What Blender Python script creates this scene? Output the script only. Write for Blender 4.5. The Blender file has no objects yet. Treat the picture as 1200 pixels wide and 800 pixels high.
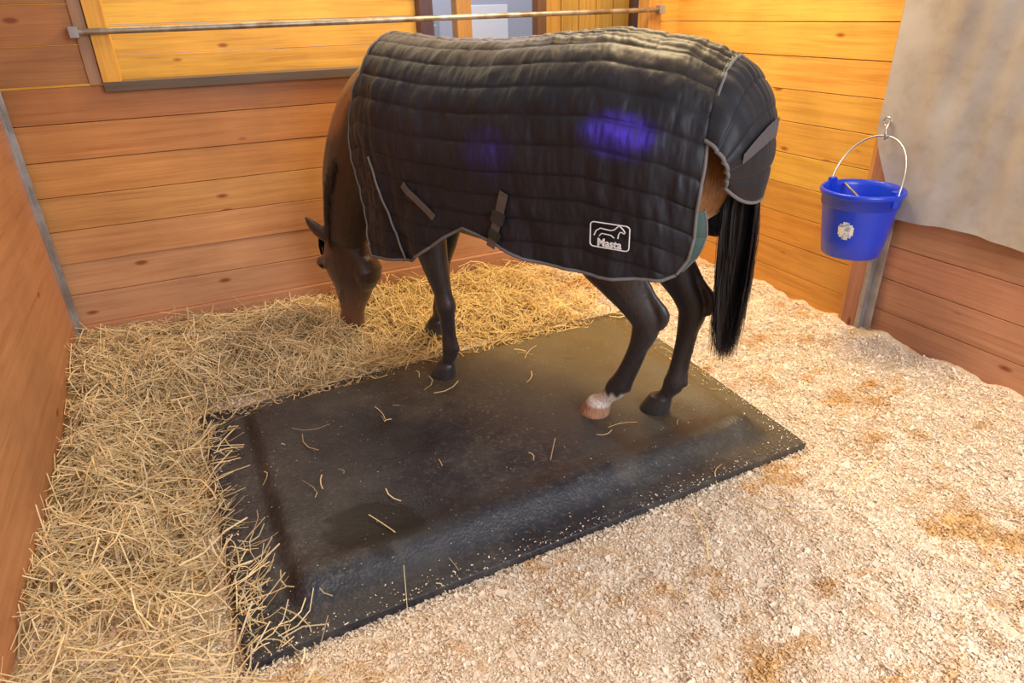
import bpy, math, random
import numpy as np
from mathutils import Matrix, Vector, noise as mn
random.seed(3); rng=np.random.default_rng(5)
scn=bpy.context.scene
try:
    scn.view_settings.view_transform='Standard'
except Exception: pass

# ---------------------------------------------------------------- helpers
def link(o): scn.collection.objects.link(o); return o
def empty(name,loc=(0,0,0),rz=0):
    e=bpy.data.objects.new(name,None); e.location=loc; e.rotation_euler=(0,0,rz); e.empty_display_size=.1
    return link(e)
def mobj(name,verts,faces,mat=None,parent=None,smooth=False,cols=None):
    me=bpy.data.meshes.new(name); 
    me.from_pydata([tuple(v) for v in verts],[],[tuple(int(i) for i in f) for f in faces]); me.update()
    if cols is not None:
        a=me.color_attributes.new('Col','FLOAT_COLOR','POINT')
        c=np.ones((len(verts),4),dtype=np.float32); c[:,:3]=np.array(cols)[:,:3]; a.data.foreach_set('color',c.ravel())
    if mat: me.materials.append(mat)
    if smooth: me.polygons.foreach_set('use_smooth',[True]*len(me.polygons))
    o=bpy.data.objects.new(name,me); link(o)
    if parent: o.parent=parent
    return o
def quadmesh(name,V,mat,parent=None,cols=None,smooth=False):
    """V: (N,4,3) separate quads, fast"""
    n=len(V); me=bpy.data.meshes.new(name)
    me.vertices.add(n*4); me.vertices.foreach_set('co',V.reshape(-1).astype(np.float32))
    me.loops.add(n*4); me.loops.foreach_set('vertex_index',np.arange(n*4,dtype=np.int32))
    me.polygons.add(n); me.polygons.foreach_set('loop_start',np.arange(0,n*4,4,dtype=np.int32))
    me.update(calc_edges=True)
    if cols is not None:
        a=me.color_attributes.new('Col','FLOAT_COLOR','POINT')
        c=np.ones((n*4,4),dtype=np.float32); c[:,:3]=np.repeat(cols,4,axis=0); a.data.foreach_set('color',c.ravel())
    me.materials.append(mat)
    o=bpy.data.objects.new(name,me); link(o)
    if parent: o.parent=parent
    return o
def ribbons(P,W):
    A=P-W; B=P+W
    q=np.stack([A[:,:-1],B[:,:-1],B[:,1:],A[:,1:]],axis=2)
    return q.reshape(-1,4,3)
def tube(name,pts,r,mat,parent=None,cyc=False,res=3):
    cu=bpy.data.curves.new(name,'CURVE'); cu.dimensions='3D'; cu.bevel_depth=r; cu.bevel_resolution=res; cu.use_fill_caps=True
    s=cu.splines.new('POLY'); s.points.add(len(pts)-1)
    for i,p in enumerate(pts): s.points[i].co=(p[0],p[1],p[2],1)
    s.use_cyclic_u=cyc; cu.materials.append(mat)
    o=bpy.data.objects.new(name,cu); link(o)
    if parent: o.parent=parent
    return o
def ss(a,b,x):
    t=np.clip((np.asarray(x,dtype=float)-a)/(b-a),0,1); return t*t*(3-2*t)
def interp(x,tab):
    t=sorted(tab); return np.interp(x,[a for a,_ in t],[b for _,b in t])
def bevel(o,w=.003,seg=2):
    m=o.modifiers.new('b','BEVEL'); m.width=w; m.segments=seg; m.limit_method='ANGLE'

# ---------------------------------------------------------------- materials
def newmat(name,col=(.5,.5,.5),rough=.6,metal=0,spec=.5):
    m=bpy.data.materials.new(name); m.use_nodes=True; b=m.node_tree.nodes['Principled BSDF']
    b.inputs['Base Color'].default_value=(*col,1); b.inputs['Roughness'].default_value=rough
    b.inputs['Metallic'].default_value=metal; b.inputs['Specular IOR Level'].default_value=spec
    return m,m.node_tree.nodes,m.node_tree.links,b
def noise_tex(ns,ls,scale,detail=4,vec=None,rough=.55,dist=0):
    n=ns.new('ShaderNodeTexNoise'); n.inputs['Scale'].default_value=scale; n.inputs['Detail'].default_value=detail
    n.inputs['Roughness'].default_value=rough; n.inputs['Distortion'].default_value=dist
    if vec is not None: ls.new(vec,n.inputs['Vector'])
    return n
def ramp(ns,ls,fac,stops):
    r=ns.new('ShaderNodeValToRGB'); e=r.color_ramp.elements
    while len(e)<len(stops): e.new(.5)
    for i,(p,c) in enumerate(stops): e[i].position=p; e[i].color=(*c,1) if len(c)==3 else c
    ls.new(fac,r.inputs['Fac']); return r
def mix(ns,ls,typ,fac,a,b):
    m=ns.new('ShaderNodeMix'); m.data_type='RGBA'; m.blend_type=typ
    for s,v in ((m.inputs[0],fac),(m.inputs[6],a),(m.inputs[7],b)):
        if hasattr(v,'links') or hasattr(v,'is_output'): ls.new(v,s)
        else: s.default_value=v if not isinstance(v,tuple) else (*v,1)
    return m.outputs[2]
def bump(ns,ls,b,h,strength=.3,dist=.01):
    n=ns.new('ShaderNodeBump'); n.inputs['Strength'].default_value=strength; n.inputs['Distance'].default_value=dist
    ls.new(h,n.inputs['Height']); ls.new(n.outputs[0],b.inputs['Normal']); return n

def wood_mat(name,axis,rough=.5,dark=.66):
    m,ns,ls,b=newmat(name,rough=rough)
    tc=ns.new('ShaderNodeTexCoord'); at=ns.new('ShaderNodeAttribute'); at.attribute_name='Col'
    sd=ns.new('ShaderNodeAttribute'); sd.attribute_name='seed'
    add=ns.new('ShaderNodeVectorMath'); add.operation='ADD'
    ls.new(tc.outputs['Object'],add.inputs[0]); ls.new(sd.outputs['Vector'],add.inputs[1])
    mp=ns.new('ShaderNodeMapping'); sc=[26,26,26]; sc[axis]=1.3; mp.inputs['Scale'].default_value=sc
    ls.new(add.outputs[0],mp.inputs['Vector'])
    g=noise_tex(ns,ls,1.0,5,mp.outputs[0],.6,.6)
    r=ramp(ns,ls,g.outputs['Fac'],[(.25,(.76,.64,.54)),(.5,(.97,.95,.93)),(.75,(1.08,1.08,1.06))])
    c=mix(ns,ls,'MULTIPLY',1.0,at.outputs['Color'],r.outputs[0])
    mp2=ns.new('ShaderNodeMapping'); sc=[160,160,160]; sc[axis]=3; mp2.inputs['Scale'].default_value=sc
    ls.new(add.outputs[0],mp2.inputs['Vector']); g2=noise_tex(ns,ls,1,2,mp2.outputs[0])
    r2=ramp(ns,ls,g2.outputs['Fac'],[(.3,(.85,.8,.76)),(.6,(1.04,1.04,1.04))])
    c=mix(ns,ls,'MULTIPLY',.7,c,r2.outputs[0])
    mp3=ns.new('ShaderNodeMapping'); sc=[6.5,6.5,6.5]; sc[axis]=2.6; mp3.inputs['Scale'].default_value=sc
    ls.new(add.outputs[0],mp3.inputs['Vector'])
    v=ns.new('ShaderNodeTexVoronoi'); v.inputs['Scale'].default_value=1; ls.new(mp3.outputs[0],v.inputs['Vector'])
    rk=ramp(ns,ls,v.outputs['Distance'],[(.05,(1,1,1)),(.11,(0,0,0))])
    c=mix(ns,ls,'MULTIPLY',rk.outputs[0],c,(.5,.28,.16))
    n3=noise_tex(ns,ls,1.7,5,tc.outputs['Object']); r3=ramp(ns,ls,n3.outputs['Fac'],[(.3,(dark,dark*.95,dark*.9)),(.62,(1,1,1))])
    c=mix(ns,ls,'MULTIPLY',.7,c,r3.outputs[0])
    ls.new(c,b.inputs['Base Color']); bump(ns,ls,b,g.outputs['Fac'],.25,.004)
    return m
wood_x=wood_mat('wood_planks_x',0); wood_y=wood_mat('wood_planks_y',1); wood_z=wood_mat('wood_timber_z',2)

def boxes(name,bl,mat,parent=None,bev=.002):
    V=[];Fc=[];C=[];S=[]
    for (a,bb,c) in bl:
        k=len(V)
        for z in (a[2],bb[2]):
            for x,y in ((a[0],a[1]),(bb[0],a[1]),(bb[0],bb[1]),(a[0],bb[1])): V.append((x,y,z))
        Fc+=[(k,k+3,k+2,k+1),(k+4,k+5,k+6,k+7),(k,k+1,k+5,k+4),(k+1,k+2,k+6,k+5),(k+2,k+3,k+7,k+6),(k+3,k,k+4,k+7)]
        s=(random.uniform(0,40),random.uniform(0,40),random.uniform(0,40)); C+=[c]*8; S+=[s]*8
    o=mobj(name,V,Fc,mat,parent,cols=C)
    a=o.data.attributes.new('seed','FLOAT_VECTOR','POINT'); a.data.foreach_set('vector',np.array(S,dtype=np.float32).ravel())
    if bev: bevel(o,bev)
    return o
def jit(c,a=.12):
    k=1+random.uniform(-a,a); return tuple(max(0,x*k*(1+random.uniform(-.05,.05))) for x in c)

metal,ns,ls,b=newmat('galvanised_steel',(.42,.43,.45),.45,.6)
tc=ns.new('ShaderNodeTexCoord'); n=noise_tex(ns,ls,9,5,tc.outputs['Object']); r=ramp(ns,ls,n.outputs['Fac'],[(.3,(.28,.25,.24)),(.65,(.45,.45,.47))]); ls.new(r.outputs[0],b.inputs['Base Color'])
pipe_m,ns,ls,b=newmat('weathered_pipe',(.35,.3,.24),.4,.6)
tc=ns.new('ShaderNodeTexCoord'); n=noise_tex(ns,ls,14,5,tc.outputs['Object']); r=ramp(ns,ls,n.outputs['Fac'],[(.35,(.22,.15,.09)),(.6,(.38,.34,.28))]); ls.new(r.outputs[0],b.inputs['Base Color'])

# ---------------------------------------------------------------- camera
F=780.0; PITCH=math.radians(26.5); YAW=math.radians(25); ROLL=math.radians(1.6)
fw=Vector((math.sin(YAW)*math.cos(PITCH),math.cos(YAW)*math.cos(PITCH),-math.sin(PITCH)))
rt=Vector((math.cos(YAW),-math.sin(YAW),0)); up=rt.cross(fw)
r_=rt*math.cos(ROLL)-up*math.sin(ROLL); u_=up*math.cos(ROLL)+rt*math.sin(ROLL)
cd=bpy.data.cameras.new('camera'); cam=link(bpy.data.objects.new('camera',cd))
M=Matrix((r_,u_,-fw)).transposed().to_4x4(); M.translation=(0,0,1.7); cam.matrix_world=M
cd.sensor_width=36; cd.lens=F/1200*36; cd.clip_start=.02; scn.camera=cam

# ---------------------------------------------------------------- room
XL,XR,YB=-.755,3.19,4.04
BL=(.62,.27,.085)
rows=[.20+.175*i for i in range(14)]
bl=[((XL-.1,YB-.035,-.02),(XR+.1,YB+.02,.20),(.55,.29,.17))]
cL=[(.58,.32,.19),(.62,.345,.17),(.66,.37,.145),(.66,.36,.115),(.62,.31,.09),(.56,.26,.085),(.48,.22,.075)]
G=.0015
for i in range(7):
    z0=rows[i]; d=random.uniform(-.005,.003)
    xs=random.choice([1.9,2.3])
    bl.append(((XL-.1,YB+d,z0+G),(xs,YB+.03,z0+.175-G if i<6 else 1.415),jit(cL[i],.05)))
    bl.append(((xs+.002,YB+d,z0+G),(XR+.1,YB+.03,z0+.175-G if i<6 else 1.415),jit((.82,.44,.08),.05)))  # right-hand boards: warm light painted in as a brighter yellow
for i in range(6,12):
    z0=rows[i]
    if i>6:
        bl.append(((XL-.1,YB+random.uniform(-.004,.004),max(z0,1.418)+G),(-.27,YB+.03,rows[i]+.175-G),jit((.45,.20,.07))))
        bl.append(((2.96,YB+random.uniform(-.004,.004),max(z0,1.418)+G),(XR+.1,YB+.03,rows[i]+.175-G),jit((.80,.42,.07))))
bl.append(((-.27,YB,2.2),(2.96,YB+.03,2.3),BL))
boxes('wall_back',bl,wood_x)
boxes('wall_back_core',[((XL-.1,YB+.032,-.02),(XR+.1,YB+.05,1.41),(.25,.11,.04))],wood_x)
fr=[((-.30,YB-.03,1.42),(-.22,YB+.09,2.3),(.85,.45,.06)),((-.36,YB-.02,1.42),(-.305,YB+.04,2.3),(.40,.24,.14)),
    ((2.93,YB-.03,1.40),(3.03,YB+.09,2.3),(.60,.30,.07))]
boxes('trim_1',fr,wood_z)
boxes('window_ledge',[((-.30,YB-.045,1.385),(2.93,YB+.10,1.43),(.13,.09,.06))],wood_x)
rail=empty('grille_rail')
tube('pipe',[(-.36,YB-.06,1.655),(3.02,YB-.06,1.675)],.015,pipe_m,rail)
boxes('bracket_1',[((-.38,YB-.085,1.63),(-.34,YB+.0,1.68),(.2,.2,.2))],metal,rail)
boxes('bracket_2',[((2.98,YB-.085,1.65),(3.02,YB+.0,1.70),(.2,.2,.2))],metal,rail)
bl=[]
for i in range(16):
    z0=.1+.175*i; bl.append(((-1.6,5.2+random.uniform(-.004,.004),z0+G),(1.72,5.24,z0+.175-G),jit((.92,.50,.07),.05)))
boxes('wall_neighbour_stall',bl,wood_x)
boxes('post_far',[((1.72,5.1,0),(1.82,5.25,3),(.10,.05,.07))],wood_z)
boxes('post_aisle',[((2.2,5.6,0),(2.33,5.72,3),(.75,.4,.12))],wood_z)
boxes('post_stall_front',[((2.55,4.85,0),(2.62,4.95,3),(.20,.09,.04))],wood_z)
boxes('post_door',[((3.385,4.84,0),(3.44,4.95,3),(.12,.06,.05))],wood_z)
bl=[]
for i in range(5): bl.append(((2.62+.155*i,4.9,0),(2.77+.155*i-.003,4.94,3),jit((.70,.38,.06),.07)))
boxes('wall_feed_room',bl,wood_z)
wm,ns,ls,b=newmat('whitewashed_wall',(.42,.46,.60),.8)
boxes('wall_aisle',[((1.0,7.6,0),(6.2,7.65,3.2),(.7,.7,.7))],wm,bev=0)
wb,ns,ls,b=newmat('white_board',(.80,.83,.95),.5)
boxes('notice_board',[((3.05,7.59,1.25),(3.6,7.602,1.75),(1,1,1))],wb,bev=.003)
cab,ns,ls,b=newmat('grey_plastic',(.30,.36,.5),.5)
boxes('storage_cabinet',[((2.1,7.1,-.03),(2.6,7.5,1.62),(1,1,1)),((2.14,7.08,.05),(2.34,7.1,1.58),(1,1,1)),((2.36,7.08,.05),(2.56,7.1,1.58),(1,1,1))],cab,bev=.01)

bl=[]
for i in range(-1,13):
    z0=rows[0]+.175*i; zz=max(z0,-.02)
    c=(.72,.36,.07) if i<3 else (.84,.48,.095)
    bl.append(((XR+random.uniform(-.004,.004),2.28,zz+G),(XR+.03,YB+.02,z0+.175-G),jit(c,.05)))
for i in range(-1,3):
    z0=.20+.175*i
    bl.append(((XR+random.uniform(-.002,.002),-1.0,max(z0,-.02)+G),(XR+.03,2.28,min(z0+.175-G,.735) if i<2 else .735),jit((.58,.30,.175),.04)))
boxes('wall_right',bl,wood_y)
boxes('wall_right_core',[((XR+.032,-1,-.02),(XR+.05,YB,2.4),(.25,.11,.04))],wood_y)
boxes('post_right',[((XR-.06,2.215,-.02),(XR,2.30,2.5),(.45,.21,.14)),((XR-.035,2.30,-.02),(XR-.004,2.34,2.5),(.66,.34,.12))],wood_z)
boxes('trim_2',[((XR-.064,2.185,-.02),(XR-.004,2.213,2.5),(1,1,1)),((XR-.03,2.14,-.02),(XR-.022,2.185,2.5),(1,1,1))],metal)
sm,ns,ls,b=newmat('dusty_translucent_sheet',(.6,.56,.52),.38)
tc=ns.new('ShaderNodeTexCoord'); n=noise_tex(ns,ls,2.2,6,tc.outputs['Object'],.6); r=ramp(ns,ls,n.outputs['Fac'],[(.3,(.33,.28,.24)),(.7,(.50,.46,.43))])
n2=noise_tex(ns,ls,11,6,tc.outputs['Object']); r2=ramp(ns,ls,n2.outputs['Fac'],[(.50,(1,1,1)),(.72,(.82,.76,.68))])
ls.new(mix(ns,ls,'MULTIPLY',.7,r.outputs[0],r2.outputs[0]),b.inputs['Base Color'])
V=[];Fc=[];ny,nz=220,90
for i in range(ny+1):
    for j in range(nz+1):
        z=.725+1.8*j/nz; ye=2.150+.15*ss(.75,1.15,z)
        y=-1.0+(ye+1.0)*i/ny
        x=XR-.090+.03*ss(1.95,1.6,y)
        ph=y*13+mn.noise(Vector((y*1.5,z*1.2,3)))*3.2
        x+=-.014*mn.noise(Vector((y*2.5,z*.9,0)))-.020*math.sin(ph)*float(ss(2.15,1.95,y))*(.6+.5*mn.noise(Vector((y*2,z*.7,5)))+.3)
        x+=-.006*math.sin(y*41+z*4)*float(ss(2.15,1.9,y))
        x+=-.020*math.exp(-((y-1.50-.10*(z-1))/.025)**2)
        V.append((min(x,XR-.012) if y<2.12 else min(x,XR-.072),y,z+.012*mn.noise(Vector((y*3,0,1)))*(1-j/nz)))
for i in range(ny):
    for j in range(nz):
        k=i*(nz+1)+j; Fc.append((k,k+1,k+nz+2,k+nz+1))
mobj('plastic_sheet',V,Fc,sm,smooth=True)
lm=wood_mat('plywood_left',1,.38,.6)
boxes('wall_left',[((XL-.03,-1,-.02),(XL,YB,2.6),(.54,.25,.115))],lm,bev=0)
boxes('trim_3',[((XL-.005,YB-.075,0.0),(XL+.012,YB-.03,1.43),(1,1,1)),((XL-.002,YB-.045,0.0),(XL+.03,YB-.03,1.43),(1,1,1))],metal)
fm,ns,ls,b=newmat('concrete_floor',(.12,.10,.08),.9)
boxes('floor',[((-1.6,-1.4,-.08),(6.5,8,-.03),(1,1,1))],fm,bev=0)

# ---------------------------------------------------------------- mat geometry
mc=[np.array(p) for p in ((-.200,3.02),(-.165,1.515),(2.085,1.570),(2.175,3.09))]
def mat_xy(u,v):
    f=mc[1]*(1-u)+mc[2]*u; k=mc[0]*(1-u)+mc[3]*u; return f*(1-v)+k*v
def mat_h(u,v):
    du=u*2.3; dv=v*1.5; dr=(1-u)*2.3; db=(1-v)*1.5
    e=ss(.155,.215,du)*ss(.085,.20,dv)*ss(.08,.17,dr)*ss(.05,.15,db)
    ridge=math.exp(-((dv-.22)/.075)**2)*.022+math.exp(-((du-.25)/.05)**2)*.006+math.exp(-((dr-.21)/.06)**2)*.014
    return .034+.038*e+ridge*e
def mat_dist(x,y):
    x=np.asarray(x); y=np.asarray(y)
    d=np.full(x.shape,-1e9)
    for i in range(4):
        a=mc[i]; b2=mc[(i+1)%4]; e=b2-a; n_=np.array([e[1],-e[0]])/np.linalg.norm(e)
        d=np.maximum(d,(x-a[0])*n_[0]+(y-a[1])*n_[1])
    return d
mm,ns,ls,b=newmat('rubber_mat',(.02,.021,.026),.5,spec=.5)
tc=ns.new('ShaderNodeTexCoord')
v=ns.new('ShaderNodeTexVoronoi'); v.inputs['Scale'].default_value=95; ls.new(tc.outputs['Object'],v.inputs['Vector'])
n=noise_tex(ns,ls,2.6,10,tc.outputs['Object'],.72); r=ramp(ns,ls,n.outputs['Fac'],[(.36,(.016,.017,.023)),(.5,(.030,.031,.040)),(.66,(.075,.071,.068))])
n2=noise_tex(ns,ls,50,5,tc.outputs['Object'],.7); r2=ramp(ns,ls,n2.outputs['Fac'],[(.52,(0,0,0)),(.74,(1,1,1))])
n4=noise_tex(ns,ls,1.6,4,tc.outputs['Object']); r4=ramp(ns,ls,n4.outputs['Fac'],[(.40,(.08,.08,.08)),(.62,(.6,.6,.6))])
fac=mix(ns,ls,'MULTIPLY',1.0,r2.outputs[0],r4.outputs[0])
sx=ns.new('ShaderNodeSeparateXYZ'); ls.new(tc.outputs['Object'],sx.inputs[0])
mr=ns.new('ShaderNodeMath'); mr.operation='ADD'; ls.new(sx.outputs[0],mr.inputs[0]); ls.new(sx.outputs[1],mr.inputs[1])
nj=ns.new('ShaderNodeMath'); nj.operation='MULTIPLY_ADD'; ls.new(n.outputs['Fac'],nj.inputs[0]); nj.inputs[1].default_value=1.4; ls.new(mr.outputs[0],nj.inputs[2])
mr2=ns.new('ShaderNodeMapRange'); mr2.inputs[1].default_value=3.7; mr2.inputs[2].default_value=5.2; ls.new(nj.outputs[0],mr2.inputs[0]); mr2.inputs[4].default_value=.85
c=mix(ns,ls,'MIX',mr2.outputs[0],r.outputs[0],(.17,.125,.05))  # brown back-right: dust plus the warm wall's reflection painted into the colour
c=mix(ns,ls,'MIX',fac,c,(.23,.20,.16))
dm=ns.new('ShaderNodeVectorMath'); dm.operation='DISTANCE'; ls.new(tc.outputs['Object'],dm.inputs[0]); dm.inputs[1].default_value=(.30,1.87,.07)
wn=noise_tex(ns,ls,6,3,tc.outputs['Object']); wa=ns.new('ShaderNodeMath'); wa.operation='MULTIPLY_ADD'; ls.new(wn.outputs['Fac'],wa.inputs[0]); wa.inputs[1].default_value=.30; ls.new(dm.outputs['Value'],wa.inputs[2])
rw=ramp(ns,ls,wa.outputs[0],[(.295,(1,1,1)),(.32,(0,0,0))])
c=mix(ns,ls,'MIX',mix(ns,ls,'MULTIPLY',1,rw.outputs[0],(.8,.8,.8)),c,(.006,.006,.007))
ls.new(c,b.inputs['Base Color'])
r5=ramp(ns,ls,n.outputs['Fac'],[(.35,(.40,.40,.40)),(.65,(.60,.60,.60))]); 
r5o=mix(ns,ls,'MIX',rw.outputs[0],r5.outputs[0],(.55,.55,.55)); ls.new(r5o,b.inputs['Roughness'])
bump(ns,ls,b,v.outputs['Distance'],.45,.0035)
edge_m,_,_,_b=newmat('worn_mat_edge',(.30,.17,.08),.8)
nu,nv=230,150; V=[];Fc=[]
for i in range(nu+1):
    for j in range(nv+1):
        p=mat_xy(i/nu,j/nv); V.append((p[0],p[1],mat_h(i/nu,j/nv)+.004*mn.noise(Vector((p[0]*3,p[1]*3,4)))))
for i in range(nu):
    for j in range(nv):
        k=i*(nv+1)+j; Fc.append((k,k+nv+1,k+nv+2,k+1))
per=[i*(nv+1) for i in range(nu+1)]+[nu*(nv+1)+j for j in range(1,nv+1)]+[i*(nv+1)+nv for i in range(nu-1,-1,-1)]+[j for j in range(nv-1,0,-1)]
k0=len(V); nf0=len(Fc)
for i in per: V.append((V[i][0],V[i][1],-.005))
for a in range(len(per)):
    b2=(a+1)%len(per); Fc.append((per[a],k0+a,k0+b2,per[b2]))
mo=mobj('rubber_stall_mat',V,Fc,mm,smooth=True); mo.data.materials.append(edge_m)
for p in list(mo.data.polygons)[nf0:]: p.use_smooth=False
for p in list(mo.data.polygons)[nf0+nu+nv+nu:]: p.material_index=1

# ---------------------------------------------------------------- bedding
X0,X1,Y0,Y1=XL,XR,-.8,YB-.03; NX,NY=250,300
gx=np.linspace(X0,X1,NX); gy=np.linspace(Y0,Y1,NY); GX,GY=np.meshgrid(gx,gy,indexing='ij')
def fgrid(fx,fy,o,oct_): return np.array([[mn.fractal(Vector((x*fx,y*fy,o)),1,2,oct_) for y in gy] for x in gx])
nz1=fgrid(2.2,2.2,1.3,4); nz2=fgrid(9,9,7.3,3)
D=mat_dist(GX,GY)
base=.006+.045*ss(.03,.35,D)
Hh=base+(.028*nz1+.022*nz2)*ss(0.02,.2,D)+.01*ss(2.2,3.1,GX)*ss(0,.5,D)
Hh+=.06*np.exp(-((GX+.45)**2/.25+(GY-3.55)**2/.12))+.035*ss(-.35,-.7,GX)*ss(0,.2,D)+.05*ss(3.3,3.9,GY)*ss(2.4,1.5,GX)
Hh=np.where(D<-.01,-.02,np.maximum(Hh,.006))
straw_w=np.clip(ss(-.10,-.36,GX+.10*nz1+.08*nz2)*ss(1.5,2.6,GY)+ss(3.03,3.2,GY+.08*nz2)*ss(2.3,1.5,GX)+.38*ss(.15,-.5,GX)*ss(.6,1.6,GY)+ .35*np.clip(nz1,0,1)*ss(.7,-.2,GX),0,1)
def samp(A,x,y):
    i=np.clip((x-X0)/(X1-X0)*(NX-1),0,NX-1.001); j=np.clip((y-Y0)/(Y1-Y0)*(NY-1),0,NY-1.001)
    a=i.astype(int); c=j.astype(int); f=i-a; g=j-c
    return A[a,c]*(1-f)*(1-g)+A[a+1,c]*f*(1-g)+A[a,c+1]*(1-f)*g+A[a+1,c+1]*f*g
orange=ss(-.1,1.0,fgrid(2.6,3.6,3.3,7)+.7*fgrid(11,15,9.1,4))
bm_,ns,ls,b=newmat('bedding_base',(.6,.45,.3),.9,spec=.1)
at=ns.new('ShaderNodeAttribute'); at.attribute_name='Col'; tc=ns.new('ShaderNodeTexCoord')
n=noise_tex(ns,ls,190,3,tc.outputs['Object'],.7); r=ramp(ns,ls,n.outputs['Fac'],[(.35,(.6,.52,.44)),(.6,(1.1,1.1,1.1))])
ls.new(mix(ns,ls,'MULTIPLY',1,at.outputs['Color'],r.outputs[0]),b.inputs['Base Color']); bump(ns,ls,b,n.outputs['Fac'],.7,.008)
shav=np.array([.88,.72,.52]); ora=np.array([.68,.40,.16]); stc=np.array([.36,.24,.09])
w3=straw_w[...,None]; o3=orange[...,None]*.8
BC=(shav*(1-o3)+ora*o3)*(1-w3)+stc*w3
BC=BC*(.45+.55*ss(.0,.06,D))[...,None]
idx=np.arange(NX*NY).reshape(NX,NY)
Fc=np.stack([idx[:-1,:-1],idx[1:,:-1],idx[1:,1:],idx[:-1,1:]],axis=-1).reshape(-1,4)
keep=(D[:-1,:-1]>-.06).reshape(-1); Fc=Fc[keep]
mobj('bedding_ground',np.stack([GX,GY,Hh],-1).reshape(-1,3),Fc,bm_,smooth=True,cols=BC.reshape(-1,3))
fl,ns,ls,b=newmat('wood_shavings',(.8,.7,.5),.75,spec=.2)
at=ns.new('ShaderNodeAttribute'); at.attribute_name='Col'; ls.new(at.outputs['Color'],b.inputs['Base Color'])
nf=640000
x=rng.uniform(X0+.035,X1-.035,nf); y=.45+(Y1-.49)*rng.random(nf)**1.2
w=samp(straw_w,x,y); d=mat_dist(x,y)
frontside=(y<1.7)|(x>2.0)
spill=(rng.random(nf)<np.exp(-np.abs(d)/.035)*np.where(frontside,.14,.10))
k=((d>np.where(frontside,.002,.02))|spill)&(rng.random(nf)>w*.8)&(y<Y1-.02)&~((x>XR-.09)&(y>2.1)&(y<2.36))
x=x[k];y=y[k];d=d[k]; n_=len(x)
s=rng.lognormal(math.log(.0021),.50,n_)
z=samp(Hh,x,y)+rng.uniform(0,.007,n_); z=np.where(d<0,.0375+rng.uniform(0,.002,n_),z); s=np.where(d<0,np.minimum(s,.0032)*.8,s)
th=rng.uniform(0,2*np.pi,n_); ti=rng.normal(0,.33,(n_,2))
a=np.stack([np.cos(th),np.sin(th),ti[:,0]],-1); bvec=np.stack([-np.sin(th),np.cos(th),ti[:,1]],-1)
P=np.stack([x,y,z],-1); A=a*(s*rng.uniform(.8,1.9,n_))[:,None]; B=bvec*(s*rng.uniform(.5,1,n_))[:,None]
Q=np.stack([P-A-B,P+A-B*.8,P+A+B,P-A*.8+B],1)
o=samp(orange,x,y); o=np.clip(o*.9+rng.normal(0,.14,n_),0,1)[:,None]
pale=np.array([.97,.84,.67]); col=pale*(1-o)+np.array([.76,.45,.16])*o
col*=rng.uniform(.80,1.08,n_)[:,None]; pk=rng.random(n_)<.10; col[pk]*=np.array([1.,.86,.74])
quadmesh('wood_shavings',Q,fl,cols=np.clip(col,0,1))
n_=520; uu=rng.random(n_); vv=rng.random(n_)
P=np.array([[*mat_xy(a_,b_),mat_h(a_,b_)+.004] for a_,b_ in zip(uu,vv)]); th=rng.uniform(0,6.28,n_); s=rng.uniform(.0008,.0024,n_)
A=np.stack([np.cos(th),np.sin(th),0*th],-1)*s[:,None]; B=np.stack([-np.sin(th),np.cos(th),0*th+.2],-1)*s[:,None]
quadmesh('shaving_crumbs',np.stack([P-A-B,P+A-B,P+A+B,P-A+B],1),fl,cols=np.tile([.6,.48,.3],(n_,1)))
st,ns,ls,b=newmat('straw',(.7,.5,.2),.5,spec=.4)
at=ns.new('ShaderNodeAttribute'); at.attribute_name='Col'; ls.new(at.outputs['Color'],b.inputs['Base Color'])
n0=80000; x=rng.uniform(X0+.02,2.6,n0); y=rng.uniform(.5,Y1-.02,n0); d=mat_dist(x,y)
w=samp(straw_w,x,y); clump=samp(nz2,x,y); big1=samp(nz1,x,y)
k=((rng.random(n0)<w*(.40+.6*np.clip(clump+.1,-.5,.5)))&(d>-.02))|((rng.random(n0)<.012*w+.0018)&(d>-.6))|((rng.random(n0)<.30*np.clip(big1+.25+clump*.4,0,.6))&(d>-.12)&(d<0)&((y>2.9)|(x<.02)))
x=x[k];y=y[k];n_=len(x); dd=mat_dist(x,y); L_=rng.uniform(.04,.32,n_); L_=np.where(dd<0,L_*.55,L_); th=rng.uniform(0,2*np.pi,n_); lift=rng.uniform(.003,.035,n_)+.055*np.clip(samp(nz2,x,y),0,1); tilt=rng.normal(0,.21,n_)
lift=np.where(dd<0,rng.uniform(.002,.010,n_),lift); tilt=np.where(dd<0,0,tilt)
dirv=np.stack([np.cos(th),np.sin(th),tilt],-1); side=np.stack([-np.sin(th),np.cos(th),rng.normal(0,.5,n_)],-1)
bend=rng.normal(0,.14,n_)
T=np.array([-.5,-.17,.17,.5]); P=[]
for t in T:
    q=np.stack([x,y,0*x],-1)+dirv*(L_*t)[:,None]+side*(bend*L_*(t*t*4-.5))[:,None]
    q[:,0]=np.clip(q[:,0],XL+.008,XR-.01); q[:,1]=np.minimum(q[:,1],YB-.045)
    dm_=mat_dist(q[:,0],q[:,1]); hz=np.where(dm_<0,.040+.038*ss(-.08,-.2,dm_),samp(np.maximum(Hh,0),q[:,0],q[:,1]))
    q[:,2]+=hz+lift; q[:,2]=np.maximum(q[:,2],hz+.003); P.append(q)
P=np.stack(P,1); hw=rng.uniform(.0011,.0028,n_)
Wd=np.repeat((side/np.linalg.norm(side,axis=1)[:,None]*hw[:,None])[:,None,:],4,1)
col=np.array([.84,.64,.34])*rng.uniform(.42,1.2,n_)[:,None]; g=rng.random(n_)[:,None]; col=col*(1-.35*g)+np.array([.92,.82,.60])*.35*g
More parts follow.
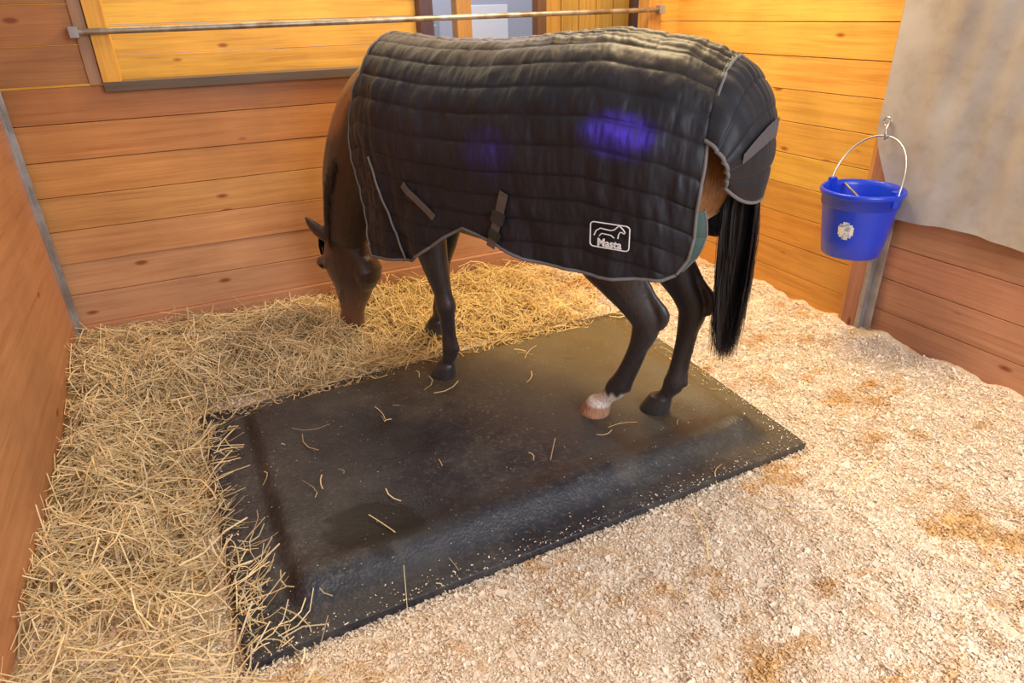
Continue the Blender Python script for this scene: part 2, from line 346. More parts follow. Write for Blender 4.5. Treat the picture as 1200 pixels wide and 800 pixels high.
gold=ss(.1,1.2,x)[:,None]; col=col*(1-.5*gold)+np.array([.85,.58,.15])*.5*gold  # straw turns golden to the right: warm lamplight mixed into its colour
quadmesh('straw_pile',ribbons(P,Wd),st,cols=np.clip(np.repeat(col,3,0),0,1))

# ---------------------------------------------------------------- horse
OX,OY=1.26,2.55; ANG=math.atan2(.857,-.515)
horse=empty('horse',(OX,OY,0),ANG)
V=[];Fc=[]
def rings(rs,seg=20):
    k=len(V)
    for c,a,b2 in rs:
        c=Vector(c);a=Vector(a);b2=Vector(b2)
        for i in range(seg):
            t=2*math.pi*i/seg; V.append(tuple(c+a*math.cos(t)+b2*math.sin(t)))
    for j in range(len(rs)-1):
        for i in range(seg):
            i2=(i+1)%seg; Fc.append((k+j*seg+i,k+j*seg+i2,k+(j+1)*seg+i2,k+(j+1)*seg+i))
    Fc.append(tuple(k+i for i in range(seg))[::-1]); Fc.append(tuple(k+(len(rs)-1)*seg+i for i in range(seg)))
def cr(pts,sub=4):
    out=[]; n=len(pts); P=[np.array(p,float) for p in pts]
    for i in range(n-1):
        p0=P[max(i-1,0)];p1=P[i];p2=P[i+1];p3=P[min(i+2,n-1)]
        for s in range(sub):
            t=s/sub; out.append(.5*((2*p1)+(-p0+p2)*t+(2*p0-5*p1+4*p2-p3)*t*t+(-p0+3*p1-3*p2+p3)*t**3))
    out.append(P[-1]); return out
def limb(pts,sub=4,seg=18,k=1.0):
    Q=cr(pts,sub); rs=[]
    for i,q in enumerate(Q):
        a=Q[max(i-1,0)][:3]; b2=Q[min(i+1,len(Q)-1)][:3]; t=Vector(b2-a).normalized()
        y=Vector((0,1,0)); y=(y-t*y.dot(t)).normalized(); n_=t.cross(y)
        rs.append((q[:3],y*max(q[3]*k,.003),n_*max(q[4]*k,.003)))
    rings(rs,seg)
limb([(.86,0,1.08,.06,.08),(.80,0,1.10,.15,.18),(.68,0,1.13,.21,.30),(.52,0,1.165,.25,.385),(.32,0,1.165,.27,.385),(.08,0,1.13,.285,.37),(-.15,0,1.13,.29,.36),(-.35,0,1.17,.285,.36),(-.55,0,1.21,.275,.34),(-.70,0,1.22,.23,.29),(-.80,0,1.23,.16,.22),(-.86,0,1.25,.08,.12)],3,28)
limb([(.55,0,1.28,.17,.28),(.74,0,1.24,.155,.275),(.90,0,1.12,.125,.235),(1.02,0,.95,.105,.20),(1.08,0,.80,.098,.17),(1.12,0,.66,.095,.145),(1.13,0,.57,.07,.11)],4,22)
HD=-.025
def hl(pts,*a,**k): limb([(p[0],p[1],p[2]+HD,p[3],p[4]) for p in pts],*a,**k)
hl([(1.19,0,.70,.03,.05),(1.18,0,.66,.075,.10),(1.155,0,.58,.098,.148),(1.14,0,.50,.108,.162),(1.135,0,.42,.100,.150),(1.145,0,.35,.080,.124),(1.16,0,.28,.062,.098),(1.17,0,.21,.054,.078),(1.18,0,.15,.060,.078),(1.185,0,.10,.060,.072),(1.185,0,.068,.045,.050)],4,22)
hl([(1.07,0,.58,.06,.05),(1.00,0,.48,.088,.062),(1.03,0,.39,.058,.042)],3,16)
for s in (1,-1):
    hl([(1.270,.086*s,.54,.012,.02),(1.257,.096*s,.515,.024,.034),(1.24,.088*s,.48,.012,.02)],3,12)
    hl([(1.10,.070*s,.42,.012,.012),(1.15,.078*s,.35,.016,.014),(1.18,.062*s,.28,.012,.01)],3,10)
    hl([(1.235,.044*s,.150,.012,.015),(1.238,.054*s,.122,.022,.024),(1.225,.046*s,.098,.012,.014)],3,12)
    hl([(1.20,.055*s,.64,.022,.030),(1.25,.072*s,.675,.030,.036),(1.30,.082*s,.715,.024,.028),(1.34,.088*s,.755,.006,.007)],3,12)
def hoof(x,y,z,dx=.0):
    rs=[]
    for t,rr in ((0,.042),(.02,.047),(.45,.057),(.9,.064),(1,.062)):
        rs.append(((x+dx+.028*t,y,z+.085*(1-t)),(rr*1.08,0,0),(0,rr*.95,0)))
    rings(rs,20)
MZ=.066; LK=.95
limb([(-.60,.13,1.25,.12,.20),(-.52,.15,1.02,.12,.20),(-.47,.155,.87,.095,.155),(-.53,.15,.76,.072,.108),(-.60,.14,.66,.052,.072),(-.645,.125,.585,.044,.066),(-.635,.118,.51,.038,.053),(-.60,.112,.42,.029,.037),(-.555,.107,.31,.028,.035),(-.525,.10,.235,.039,.050),(-.485,.097,.175,.032,.034),(-.45,.093,.13,.040,.046)],k=LK)
limb([(-.60,.14,.80,.018,.03),(-.67,.135,.70,.014,.018),(-.72,.13,.63,.022,.026),(-.70,.125,.57,.018,.02)],3,10)
limb([(-.665,.12,.52,.014,.014),(-.63,.112,.40,.013,.013),(-.595,.106,.30,.013,.013),(-.57,.10,.235,.02,.02)],3,10)
hoof(-.445,.093,MZ)
limb([(-.62,-.12,1.25,.12,.20),(-.60,-.13,1.02,.115,.19),(-.58,-.125,.87,.09,.15),(-.64,-.115,.76,.070,.106),(-.71,-.105,.66,.052,.072),(-.755,-.098,.585,.044,.066),(-.75,-.095,.51,.038,.053),(-.735,-.09,.42,.029,.037),(-.72,-.083,.30,.028,.035),(-.715,-.078,.225,.039,.050),(-.69,-.073,.17,.032,.034),(-.67,-.07,.13,.040,.046)],k=LK)
limb([(-.70,-.115,.80,.018,.03),(-.775,-.108,.70,.014,.018),(-.83,-.10,.63,.022,.026),(-.815,-.096,.57,.018,.02)],3,10)
limb([(-.785,-.095,.52,.014,.014),(-.77,-.09,.40,.013,.013),(-.76,-.083,.30,.013,.013),(-.76,-.078,.225,.02,.02)],3,10)
hoof(-.665,-.07,MZ)
limb([(.48,.14,1.10,.08,.16),(.44,.16,.92,.080,.13),(.41,.165,.78,.070,.098),(.375,.17,.64,.056,.070),(.345,.17,.52,.042,.048),(.335,.17,.455,.049,.056),(.335,.17,.40,.036,.040),(.335,.17,.31,.027,.034),(.325,.17,.225,.037,.046),(.345,.17,.165,.031,.034),(.365,.172,.13,.040,.044)],k=LK)
limb([(.30,.17,.42,.014,.014),(.298,.17,.32,.012,.013),(.288,.17,.23,.02,.02)],3,10)
hoof(.36,.172,MZ-.008)
limb([(.55,-.14,1.10,.08,.16),(.55,-.16,.92,.080,.13),(.56,-.165,.78,.070,.098),(.59,-.17,.64,.056,.070),(.625,-.175,.52,.042,.048),(.645,-.18,.455,.049,.056),(.655,-.18,.40,.036,.040),(.67,-.185,.31,.027,.034),(.68,-.19,.235,.037,.046),(.70,-.192,.18,.031,.034),(.72,-.195,.14,.040,.044)],k=LK)
hoof(.715,-.196,MZ)
body=mobj('body',V,Fc,None)
rm=body.modifiers.new('r','REMESH'); rm.mode='VOXEL'; rm.voxel_size=.0075; rm.use_smooth_shade=True
sm_=body.modifiers.new('s','SMOOTH'); sm_.factor=.5; sm_.iterations=4
dg=bpy.context.evaluated_depsgraph_get(); me=bpy.data.meshes.new_from_object(body.evaluated_get(dg))
bpy.data.objects.remove(body); me.name='body'
co=np.empty(len(me.vertices)*3,dtype=np.float32); me.vertices.foreach_get('co',co); co=co.reshape(-1,3)
px,py,pz=co.T
bay=np.array([.30,.12,.035]); C=np.tile(bay,(len(co),1)); blk=np.array([.028,.021,.021])
leg=ss(1.0,.72,pz)*(px<.86); C=C*(1-leg[:,None])+blk*leg[:,None]
# dark neck and head, brown kept along the upper crest
crest=ss(-.13,-.04,(pz-1.48)+1.25*(px-.80))*ss(1.12,1.24,pz)
nd=ss(.70,.80,px)*(1-crest*.92); nd=nd*.95; C=C*(1-nd[:,None])+np.array([.018,.012,.011])*nd[:,None]
hd=(px>.93)*ss(.66,.52,pz)*.8; C=C*(1-hd[:,None])+np.array([.048,.024,.016])*hd[:,None]
mz=(px>1.0)*ss(.42,.18,pz)*.75; C=C*(1-mz[:,None])+np.array([.17,.075,.040])*mz[:,None]
face=(px>1.0)*ss(1.14,1.26,px)*.55*ss(.72,.5,pz); C=C*(1-face[:,None])+np.array([.18,.08,.04])*face[:,None]
lh=(py>.02)&(px<-.3)
hf=ss(.142,.132,pz)*(px<.9); hc=np.where(lh[:,None],np.array([.50,.26,.16]),np.array([.035,.03,.03])); C=C*(1-hf[:,None])+hc*hf[:,None]
sock2=lh*ss(.125,.135,pz)*ss(.225,.19,pz+.01*np.sin(px*160)); C=C*(1-sock2[:,None])+np.array([.78,.70,.64])*sock2[:,None]
a=me.color_attributes.new('Col','FLOAT_COLOR','POINT'); c4=np.ones((len(co),4),dtype=np.float32); c4[:,:3]=C; a.data.foreach_set('color',c4.ravel())
hm,ns,ls,b=newmat('horse_coat',(.1,.05,.03),.38,spec=.5)
at=ns.new('ShaderNodeAttribute'); at.attribute_name='Col'; tc=ns.new('ShaderNodeTexCoord')
mp=ns.new('ShaderNodeMapping'); mp.inputs['Scale'].default_value=(160,160,28); ls.new(tc.outputs['Object'],mp.inputs[0])
n=noise_tex(ns,ls,1,3,mp.outputs[0]); r=ramp(ns,ls,n.outputs['Fac'],[(.3,(.6,.6,.6)),(.7,(1.35,1.35,1.35))])
ls.new(mix(ns,ls,'MULTIPLY',1,at.outputs['Color'],r.outputs[0]),b.inputs['Base Color']); bump(ns,ls,b,n.outputs['Fac'],.35,.004)
b.inputs['Sheen Weight'].default_value=.12
me.materials.clear(); me.materials.append(hm)
body=bpy.data.objects.new('body',me); link(body); body.parent=horse
eye,_,_,b=newmat('horse_eye',(.01,.006,.004),.08)
blackm,_,_,b=newmat('dark_skin',(.01,.008,.008),.6)
def ball(name,c,r,mat,parent,sc=(1,1,1)):
    import bmesh
    bm=bmesh.new(); bmesh.ops.create_uvsphere(bm,u_segments=20,v_segments=12,radius=r)
    me=bpy.data.meshes.new(name); bm.to_mesh(me); bm.free(); me.materials.append(mat)
    me.polygons.foreach_set('use_smooth',[True]*len(me.polygons))
    o=bpy.data.objects.new(name,me); link(o); o.location=c; o.scale=sc; o.parent=parent; return o
for i,s in enumerate((1,-1)):
    ball('eye_%d'%(i+1),(1.250,.100*s,.505+HD),.021,eye,horse,(1,.8,1.1))
    ball('nostril_%d'%(i+1),(1.245,.060*s,.120+HD),.013,blackm,horse,(.8,.7,1.4))
tube('mouth',[(p[0],p[1],p[2]+HD) for p in ((1.15,.061,.135),(1.18,.059,.105),(1.205,.040,.080),(1.222,0,.069),(1.205,-.040,.080),(1.18,-.059,.105),(1.15,-.061,.135))],.003,blackm,horse)
hr,ns,ls,b=newmat('horse_hair',(.012,.011,.013),.4,spec=.5)
n_=5000; t=np.linspace(0,1,11)
a0=rng.uniform(0,2*np.pi,n_); rr=np.sqrt(rng.random(n_)); ln=rng.uniform(.58,1.0,n_)**.8
lock=rng.integers(0,16,n_); la=lock*2.399; lph=lock*1.7
zc=1.36-.93*np.outer(ln,t); base_x=np.interp(t,[0,.15,.35,.6,1],[-.83,-.89,-.915,-.92,-.925]); rad=np.interp(t,[0,.15,.4,.75,1],[.03,.05,.070,.074,.058])
cx_=np.cos(a0)*rr*.6+np.cos(la)*.5; cy_=np.sin(a0)*rr*.6+np.sin(la)*.5
P=np.empty((n_,11,3)); P[:,:,0]=base_x[None]+cx_[:,None]*rad[None]*.8+.014*np.sin(6*t[None]+lph[:,None])*t[None]
P[:,:,1]=-.02+cy_[:,None]*rad[None]+.020*np.sin(7*t[None]+2*lph[:,None])*t[None]+rng.normal(0,.006,n_)[:,None]*t[None]*2; P[:,:,2]=zc
Wd=np.zeros((n_,11,3)); Wd[:,:,1]=(.0012*np.cos(a0))[:,None]; Wd[:,:,0]=(.0012*np.sin(a0))[:,None]; Wd*=np.interp(t,[0,.8,1],[1,1,.2])[None,:,None]
tl=empty('tail'); tl.parent=horse
quadmesh('tail_hair',ribbons(P,Wd),hr,parent=tl)
V=[];Fc=[]
limb([(-.80,-.01,1.42,.035,.04),(-.87,-.015,1.33,.045,.04),(-.91,-.02,1.15,.042,.032),(-.92,-.02,.95,.045,.034),(-.925,-.02,.75,.035,.03),(-.93,-.02,.62,.01,.01)],3,14)
mobj('tail_core',V,Fc,hr,tl,smooth=True)
n_=1000; f=rng.random(n_); cx=np.interp(f,[0,.4,.7,1],[1.08,1.15,1.20,1.22]); cz=np.interp(f,[0,.4,.7,1],[1.14,1.02,.89,.68])
t=np.linspace(0,1,6); ln=rng.uniform(.06,.13,n_); sd=np.where(rng.random(n_)<.5,1,-1)
P=np.empty((n_,6,3)); bulge=np.interp(t,[0,.3,1],[0,.07,.112])
P[:,:,0]=cx[:,None]-.075*t[None]+rng.normal(0,.004,n_)[:,None]; P[:,:,1]=(sd*rng.uniform(.9,1.1,n_))[:,None]*bulge[None]+rng.normal(0,.004,n_)[:,None]; P[:,:,2]=cz[:,None]-(ln[:,None]*(t**1.2)[None])
Wd=np.zeros((n_,6,3)); Wd[:,:,0]=.002
quadmesh('mane_hair',ribbons(P,Wd),hr,parent=horse)
n_=260; P=np.empty((n_,6,3)); yy=rng.uniform(-.035,.035,n_); P[:,:,0]=1.26+.05*np.sin(t*2)[None]+rng.normal(0,.006,n_)[:,None]; P[:,:,1]=yy[:,None]*(1+t[None]*.4); P[:,:,2]=.66-(rng.uniform(.08,.16,n_)[:,None]*t[None])
Wd=np.zeros((n_,6,3)); Wd[:,:,1]=.002
quadmesh('forelock_hair',ribbons(P,Wd),hr,parent=horse)

# ---------------------------------------------------------------- blanket
blk_e=empty('horse_blanket',(OX,OY,0),ANG)
TOP=[(-.90,1.47),(-.84,1.53),(-.72,1.575),(-.45,1.612),(-.2,1.60),(.04,1.585),(.3,1.585),(.5,1.60),(.66,1.615),(.74,1.58),(.80,1.53)]
HW=[(-.9,.25),(-.85,.27),(-.7,.315),(-.4,.335),(0,.34),(.3,.33),(.55,.30),(.70,.25),(.80,.21)]
HEM=[(-.87,.93),(-.80,.86),(-.76,.84),(-.53,.82),(-.24,.83),(-.05,.88),(.09,.91),(.2,.85),(.40,.71),(.65,.68),(.8,.68)]
XF=[(1.62,.65),(1.5,.67),(1.4,.71),(1.27,.75),(1.13,.74),(.9,.70),(.68,.67)]
XRr=[(1.6,-.84),(1.23,-.855),(1.0,-.85),(.92,-.835),(.84,-.78),(.8,-.76)]
def prof(x,a):
    top=interp(x,TOP); hem=interp(x,HEM); hw=interp(x,HW); a=np.abs(a)
    t=np.clip(a/.5,0,1)*np.pi/2; Dp=.42
    y1=hw*np.sin(t)**.92; z1=top-Dp*(1-np.cos(t))
    q=np.clip((a-.5)/.5,0,1); z2=(top-Dp)*(1-q)+hem*q; y2=hw*(1-.06*q)
    z=np.where(a<.5,z1,z2); y=np.where(a<.5,y1,y2); s=np.where(a<.5,.56*t/(np.pi/2),.56+(top-Dp-z2))
    return y,z,s
def bsurf(u,v):
    x=-.84+u*1.55
    for _ in range(3):
        y,z,s=prof(x,v); x=interp(z,XRr)*(1-u)+interp(z,XF)*u
    y,z,s=prof(x,v); return x,np.sign(v)*y,z,s
nu,nv=380,440
U,Vv=np.meshgrid(np.linspace(0,1,nu),np.linspace(-1,1,nv),indexing='ij')
bx,by,bz,bs=bsurf(U,Vv)
Pn=np.stack([bx,by,bz],-1)
du=np.gradient(Pn,axis=0); dv=np.gradient(Pn,axis=1); nrm=np.cross(du,dv); nrm/=np.linalg.norm(nrm,axis=-1)[...,None]+1e-9
if nrm[nu//2,nv//2,2]<0: nrm=-nrm
row=bs/.088+.5+.05*np.sin(bx*3)
pf=np.abs(np.sin(np.pi*row))**.40
colp=np.abs(np.sin(np.pi*(bx/.27+.3)))**.25; pf=pf*(.72+.28*colp)
NF=lambda f: np.array([[f(bx[i,j],by[i,j],bz[i,j],bs[i,j]) for j in range(nv)] for i in range(nu)])
wr=NF(lambda x,y,z,s: mn.fractal(Vector((x*22+y*3,s*7.0,y*.5+2)),1,2,4))
big=NF(lambda x,y,z,s: mn.noise(Vector((x*3.0,y*2,z*3.0+5))))
med=NF(lambda x,y,z,s: mn.noise(Vector((x*8-z*3,y*3,z*5+x*3))))
rid=np.exp(-(by/.10)**2)*np.abs(np.sin(by*90+bx*5))*.012*ss(.2,-.5,bx)
bigk=ss(.0,.35,bs)
sag=(.012*np.sin(bx*15+bs*4)+.007*np.sin(bx*34+bs*9))*ss(.70,1.0,bs)
Pd=Pn+nrm*(.006+.008*pf+.007*wr*pf+.015*big*bigk+.009*med*bigk+rid+sag)[...,None]
seam=1-pf
bq,ns,ls,b=newmat('quilted_nylon',(.02,.02,.024),.52,spec=.33)
at=ns.new('ShaderNodeAttribute'); at.attribute_name='Col'; tc=ns.new('ShaderNodeTexCoord')
n=noise_tex(ns,ls,260,2,tc.outputs['Object']); n2=noise_tex(ns,ls,5,5,tc.outputs['Object']); r=ramp(ns,ls,n2.outputs['Fac'],[(.3,(.75,.75,.78)),(.7,(1.35,1.3,1.25))])
ls.new(mix(ns,ls,'MULTIPLY',1,at.outputs['Color'],r.outputs[0]),b.inputs['Base Color']); bump(ns,ls,b,n.outputs['Fac'],.2,.002)
b.inputs['Sheen Weight'].default_value=.08; b.inputs['Sheen Roughness'].default_value=.4
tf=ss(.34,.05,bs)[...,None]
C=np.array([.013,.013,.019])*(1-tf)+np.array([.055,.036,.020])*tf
C=C*(1-.8*(seam[...,None]**2))
idx=np.arange(nu*nv).reshape(nu,nv); Fc=np.stack([idx[:-1,:-1],idx[1:,:-1],idx[1:,1:],idx[:-1,1:]],axis=-1).reshape(-1,4)
o=mobj('quilted_shell',Pd.reshape(-1,3),Fc,bq,blk_e,smooth=True,cols=C.reshape(-1,3))
so=o.modifiers.new('s','SOLIDIFY'); so.thickness=.008; so.offset=-1
trim_m,ns,ls,b=newmat('grey_binding',(.15,.14,.14),.7)
strap_m,ns,ls,b=newmat('webbing_strap',(.10,.08,.07),.7)
white_m,ns,ls,b=newmat('white_embroidery',(.8,.8,.82),.6)
buck,ns,ls,b=newmat('black_buckle',(.03,.03,.03),.3)
lin,ns,ls,b=newmat('green_lining',(.05,.09,.08),.8)
off=lambda i,j:tuple(Pd[i,j]+nrm[i,j]*.001)
tube('hem_binding_left',[off(i,nv-1) for i in range(0,nu,3)],.0065,trim_m,blk_e)
tube('hem_binding_right',[off(i,0) for i in range(0,nu,3)],.0065,trim_m,blk_e)
tube('rear_binding',[off(0,j) for j in range(0,nv,3)],.006,trim_m,blk_e)
tube('neck_binding',[off(nu-1,j) for j in range(0,nv,3)],.004,trim_m,blk_e)
for nm,rng_ in (('lining_left',range(int(nv*.76),nv)),('lining_right',range(0,int(nv*.24)))):
    V2=[];F2=[];js=list(rng_)
    for q,j in enumerate(js):
        t=q/(len(js)-1); wv=.030*math.sin(math.pi*min(1,max(0,t*.9+.08)))**.6
        e=Pd[0,j]; sg=1 if e[1]>0 else -1
        V2+= [(e[0]+.004,e[1]-sg*.010,e[2]),(e[0]-wv*.55,e[1]-sg*.018,e[2]),(e[0]-wv,e[1]-sg*.035,e[2])]
    for q in range(len(js)-1): F2+=[(3*q,3*q+1,3*q+4,3*q+3),(3*q+1,3*q+2,3*q+5,3*q+4)]
    mobj(nm,V2,F2,lin,blk_e,smooth=True)
    tube(nm+'_piping',[V2[3*q+2] for q in range(0,len(js),2)],.004,trim_m,blk_e)
left=Pd[:,nv//2:].reshape(-1,3)
def on_left(x,z,o_=.006):
    d2=(left[:,0]-x)**2+(left[:,2]-z)**2; k=np.argpartition(d2,60)[:60]; return Vector((x,left[k,1].mean()+.004+o_,z))
def strap(name,p0,p1,w,mat,th=.004,nseg=14):
    V=[];Fc=[]; d=Vector((p1[0]-p0[0],0,p1[1]-p0[1])).normalized(); s=Vector((-d.z,0,d.x))*w/2
    for i in range(nseg+1):
        t=i/nseg; c=on_left(p0[0]*(1-t)+p1[0]*t,p0[1]*(1-t)+p1[1]*t,.006)
        for q in (c-s,c+s,c+s+Vector((0,th,0)),c-s+Vector((0,th,0))): V.append(q)
    for i in range(nseg):
        for k in range(4): a=i*4+k; b2=i*4+(k+1)%4; Fc.append((a,b2,b2+4,a+4))
    Fc+= [(0,1,2,3),(nseg*4+3,nseg*4+2,nseg*4+1,nseg*4)]
    return mobj(name,V,Fc,mat,blk_e)
strap('surcingle_strap_1',(.38,1.06),(.22,.94),.028,strap_m)
strap('surcingle_strap_2',(-.145,1.09),(-.06,.86),.038,strap_m)
strap('surcingle_buckle',(-.115,1.01),(-.10,.965),.055,buck,.012,2)
strap('surcingle_buckle_lower',(-.095,.93),(-.08,.90),.052,buck,.012,2)
tube('shoulder_piping',[tuple(on_left(.59*(1-t)+.44*t,1.15*(1-t)+.705*t,.003)) for t in np.linspace(0,1,20)],.005,trim_m,blk_e)
pts=[]
for cx_,cz_,a0_ in ((.06,.03,0),(-.06,.03,90),(-.06,-.035,180),(.06,-.035,270)):
    for k in range(5):
        t=math.radians(a0_+22.5*k); pts.append((cx_+.015*math.cos(t),cz_+.012*math.sin(t)))
ymax=max(on_left(-.575-a,.985+c,.006)[1] for a,c in pts)
flat=lambda a,c:(-.575-a,ymax+.002,.985+c)
tube('logo_frame',[flat(a,c) for a,c in pts],.0022,white_m,blk_e,cyc=True)
ho=[(-.060,-.006),(-.052,.012),(-.036,.022),(-.014,.020),(.004,.019),(.018,.024),(.028,.034),(.036,.041),(.040,.037),(.050,.029),(.058,.020),(.055,.014),(.047,.018),(.040,.018),(.034,.008),(.032,-.006)]
tube('logo_horse',[flat(a,c) for a,c in ho],.0022,white_m,blk_e)
tube('logo_horse_belly',[flat(a,c) for a,c in ((-.040,-.006),(-.030,.004),(-.012,.003),(.006,.002),(.018,-.006))],.0020,white_m,blk_e)
cu=bpy.data.curves.new('logo_text','FONT'); cu.body='Masta'; cu.size=.040; cu.extrude=.001; cu.offset=.0010; cu.align_x='CENTER'; cu.materials.append(white_m)
to=bpy.data.objects.new('logo_text',cu); link(to); to.parent=blk_e; to.location=(-.575,ymax+.002,.985-.042)
to.rotation_euler=Matrix(((-1,0,0),(0,0,1),(0,1,0))).to_euler()
# tail flap: grows out of the shell's rear edge
nu2,nv2=80,60; V=[];Fc=[]
for i in range(nu2+1):
    s=i/nu2
    for j in range(nv2+1):
        q=-1+2*j/nv2
        jj=int(round((q*.34+1)/2*(nv-1))); E=Pd[2,jj]
        Bq=np.array([-.985+.075*q*q,.19*q,1.085+.075*abs(q)**3])
        w=s
        p=E*(1-w)+Bq*w
        bul=math.sin(math.pi*min(s,1)**.8)
        p=p+np.array([-(.075-.035*q*q)*bul,.030*q*bul,.030*(1-q*q)*bul])
        puff=.008*abs(math.sin(math.pi*(s*5.0)))**.4*ss(0,.08,s)
        p=p+np.array([-1,0,0])*(puff+.005*mn.noise(Vector((p[0]*9,p[1]*9,p[2]*9)))*ss(0,.1,s))
        V.append(tuple(p))
for i in range(nu2):
    for j in range(nv2):
        k=i*(nv2+1)+j; Fc.append((k,k+1,k+nv2+2,k+nv2+1))
o=mobj('tail_flap',V,Fc,bq,blk_e,smooth=True,cols=[(.013,.013,.018)]*len(V)); so=o.modifiers.new('s','SOLIDIFY'); so.thickness=.008
bd=[V[i*(nv2+1)] for i in range(nu2+1)]+[V[nu2*(nv2+1)+j] for j in range(1,nv2+1)]+[V[i*(nv2+1)+nv2] for i in range(nu2-1,-1,-1)]
tube('tail_flap_binding',bd,.007,trim_m,blk_e)
VV=V; k1=int(nu2*.48); k2=int(nu2*.60)
refl,_,_,_b=newmat('reflective_patch',(.09,.08,.09),.5)
V2=[];F2=[]; js=list(range(int(nv2*.45),int(nv2*.92)))
for j in js:
    for k in (k1,k2): p=VV[k*(nv2+1)+j]; V2.append((p[0]-.013,p[1]*1.01,p[2]))
for i in range(len(js)-1): F2.append((2*i,2*i+1,2*i+3,2*i+2))
mobj('tail_flap_patch',V2,F2,refl,blk_e)
V=[];Fc=[]; nn=30
for i in range(nn+1):
    t=-1+2*i/nn
    for j in range(21):
        z=.68+.48*j/20; ye=float(interp(.70,HW))*.95; y=ye*math.sin(t*math.pi/2); x=float(interp(z,XF))-.015+.17*math.cos(t*math.pi/2)
        V.append((x,y,z+.004*math.sin(j*3)))
for i in range(nn):
    for j in range(20): k=i*21+j; Fc.append((k,k+21,k+22,k+1))
o=mobj('chest_panel',V,Fc,bq,blk_e,smooth=True,cols=[(.014,.014,.018)]*len(V)); so=o.modifiers.new('s','SOLIDIFY'); so.thickness=.010

# ---------------------------------------------------------------- bucket
bk=empty('feed_bucket',(2.905,2.165,.56))
bmt,ns,ls,b=newmat('blue_plastic',(.012,.05,.60),.28,spec=.5); 
def lathe(name,pr,mat,parent,seg=64):
    V=[];Fc=[]
    for r,z in pr:
        for i in range(seg): t=2*math.pi*i/seg; V.append((r*math.cos(t),r*math.sin(t),z))
    for j in range(len(pr)-1):
        for i in range(seg): i2=(i+1)%seg; Fc.append((j*seg+i,j*seg+i2,(j+1)*seg+i2,(j+1)*seg+i))
    return mobj(name,V,Fc,mat,parent,smooth=True)
lathe('shell',[(.001,.0),(.13,.0),(.136,.006),(.150,.10),(.168,.245),(.170,.25),(.176,.252),(.178,.30),(.187,.302),(.190,.308),(.190,.322),(.184,.328),(.176,.324),(.172,.30),(.163,.24),(.145,.10),(.13,.015),(.001,.012)],bmt,bk)
for s in (1,-1):
    boxes('handle_ear_%d'%(1 if s>0 else 2),[((-.018,.176*s-.012,.265),(.018,.176*s+.018,.345),(1,1,1))],bmt,bk,bev=.004)
wire,_,_,b=newmat('wire',(.5,.5,.5),.3,.9)
hp=[]
for i in range(33):
    t=math.pi*i/32; hp.append((.17*math.sin(t)*.85,.188*math.cos(t)+.04*math.sin(t),.325+.225*math.sin(t)**.8))
tube('bail_handle',hp,.0045,wire,bk)
tube('inner_strap',[(-.08,-.15,.30),(0,0,.27),(.06,.15,.31)],.006,pipe_m,bk)
hk=empty('bucket_hook'); tube('hook',[(XR-.07,2.25,1.18),(XR-.10,2.235,1.17),(XR-.155,2.205,1.135),(XR-.15,2.205,1.095),(XR-.115,2.21,1.105)],.005,wire,hk); tube('hook_ring',[(XR-.11,2.24+.02*math.cos(t),1.17+.02*math.sin(t)) for t in np.linspace(0,6.0,14)],.004,wire,hk,cyc=True)
V=[];Fc=[]; th0=math.radians(203)
for i in range(11):
    for j in range(9):
        a=th0+(i-5)*.045; z=.105+j*.011
        rr=np.interp(z,[.006,.10,.245],[.136,.150,.168])+.0015
        V.append((rr*math.cos(a),rr*math.sin(a),z))
for i in range(10):
    for j in range(8):
        if (i-4.5)**2/25+(j-3.5)**2/16<1: k=i*9+j; Fc.append((k,k+9,k+10,k+1))
lab,ns,ls,b=newmat('printed_label',(.75,.7,.55),.5)
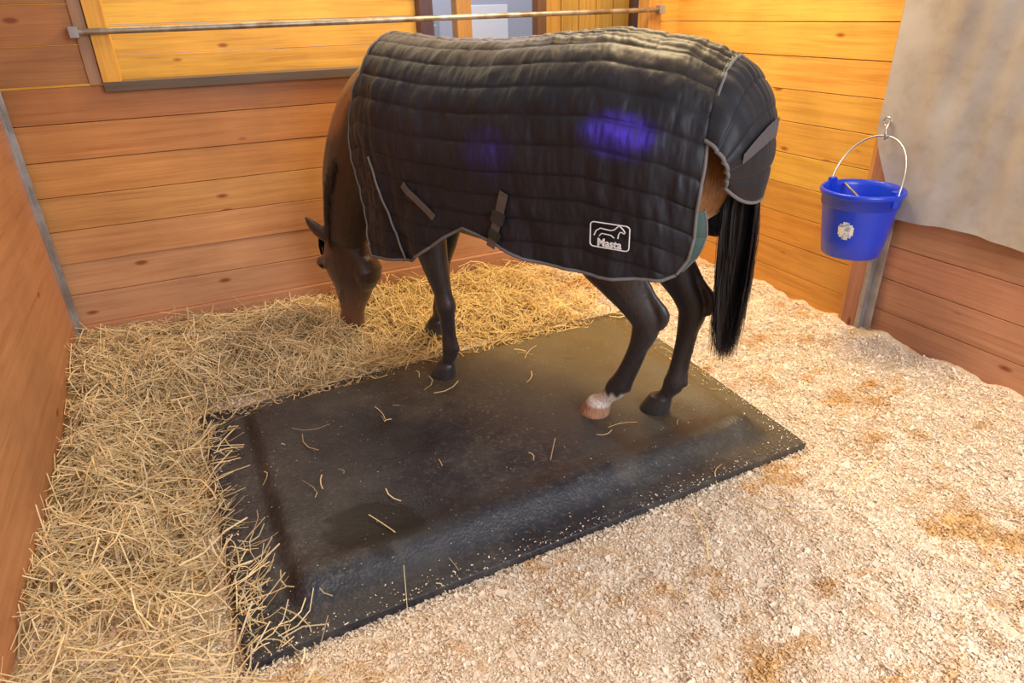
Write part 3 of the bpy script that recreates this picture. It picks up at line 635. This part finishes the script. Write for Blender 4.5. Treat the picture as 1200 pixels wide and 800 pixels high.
tc=ns.new('ShaderNodeTexCoord'); n=noise_tex(ns,ls,50,2,tc.outputs['Object']); r=ramp(ns,ls,n.outputs['Fac'],[(.45,(.8,.76,.6)),(.6,(.3,.35,.5))]); ls.new(r.outputs[0],b.inputs['Base Color'])
mobj('label',V,Fc,lab,bk,smooth=True)

# ---------------------------------------------------------------- lights
def area(name,loc,target,size,power,col):
    l=bpy.data.lights.new(name,'AREA'); l.shape='RECTANGLE'; l.size=size[0]; l.size_y=size[1]; l.energy=power; l.color=col
    o=link(bpy.data.objects.new(name,l)); o.location=loc; o.rotation_euler=(Vector(target)-Vector(loc)).to_track_quat('-Z','Y').to_euler(); return o
area('barn_lamp',(2.3,3.05,3.2),(2.1,3.0,0),(1.1,1.0),105,(1,.76,.42))
area('door_daylight',(1.7,-1.6,2.5),(1.4,2.2,.3),(2.2,1.6),120,(.90,.93,1.0))
area('aisle_daylight',(3.0,6.6,3.4),(2.6,5.5,1.0),(2,2),70,(.95,.95,1.0))
area('neighbour_lamp',(.5,4.65,3.2),(.5,5.0,1.2),(2,.6),32,(1,.82,.5))
def spot(name,loc,tgt,ang,power,col,sc):
    l=bpy.data.lights.new(name,'SPOT'); l.energy=power; l.color=col; l.spot_size=math.radians(ang); l.spot_blend=1; l.shadow_soft_size=.02
    o=link(bpy.data.objects.new(name,l)); o.location=loc; o.rotation_euler=(Vector(tgt)-Vector(loc)).to_track_quat('-Z','Y').to_euler(); o.scale=sc
hv=Vector((-.515,.857,0)); lv=Vector((-.857,-.515,0))
def wl(x,y,z): return Vector((OX,OY,0))+hv*x+lv*y+Vector((0,0,z))
spot('added_blue_spot',wl(-.50,1.9,2.2),wl(-.58,.33,1.33),8,520,(.14,.05,1),(1.3,.65,1))  # added spot, not a stall lamp: makes the blue glint on the rump
spot('added_blue_spot.001',wl(.0,1.9,2.2),wl(-.06,.33,1.22),8,120,(.2,.06,1),(1.1,.8,1))  # second added spot, for the fainter blue glint on the flank
w=bpy.data.worlds.new('world'); scn.world=w; w.use_nodes=True; bg=w.node_tree.nodes['Background']; bg.inputs[0].default_value=(1,.96,.95,1); bg.inputs[1].default_value=.56
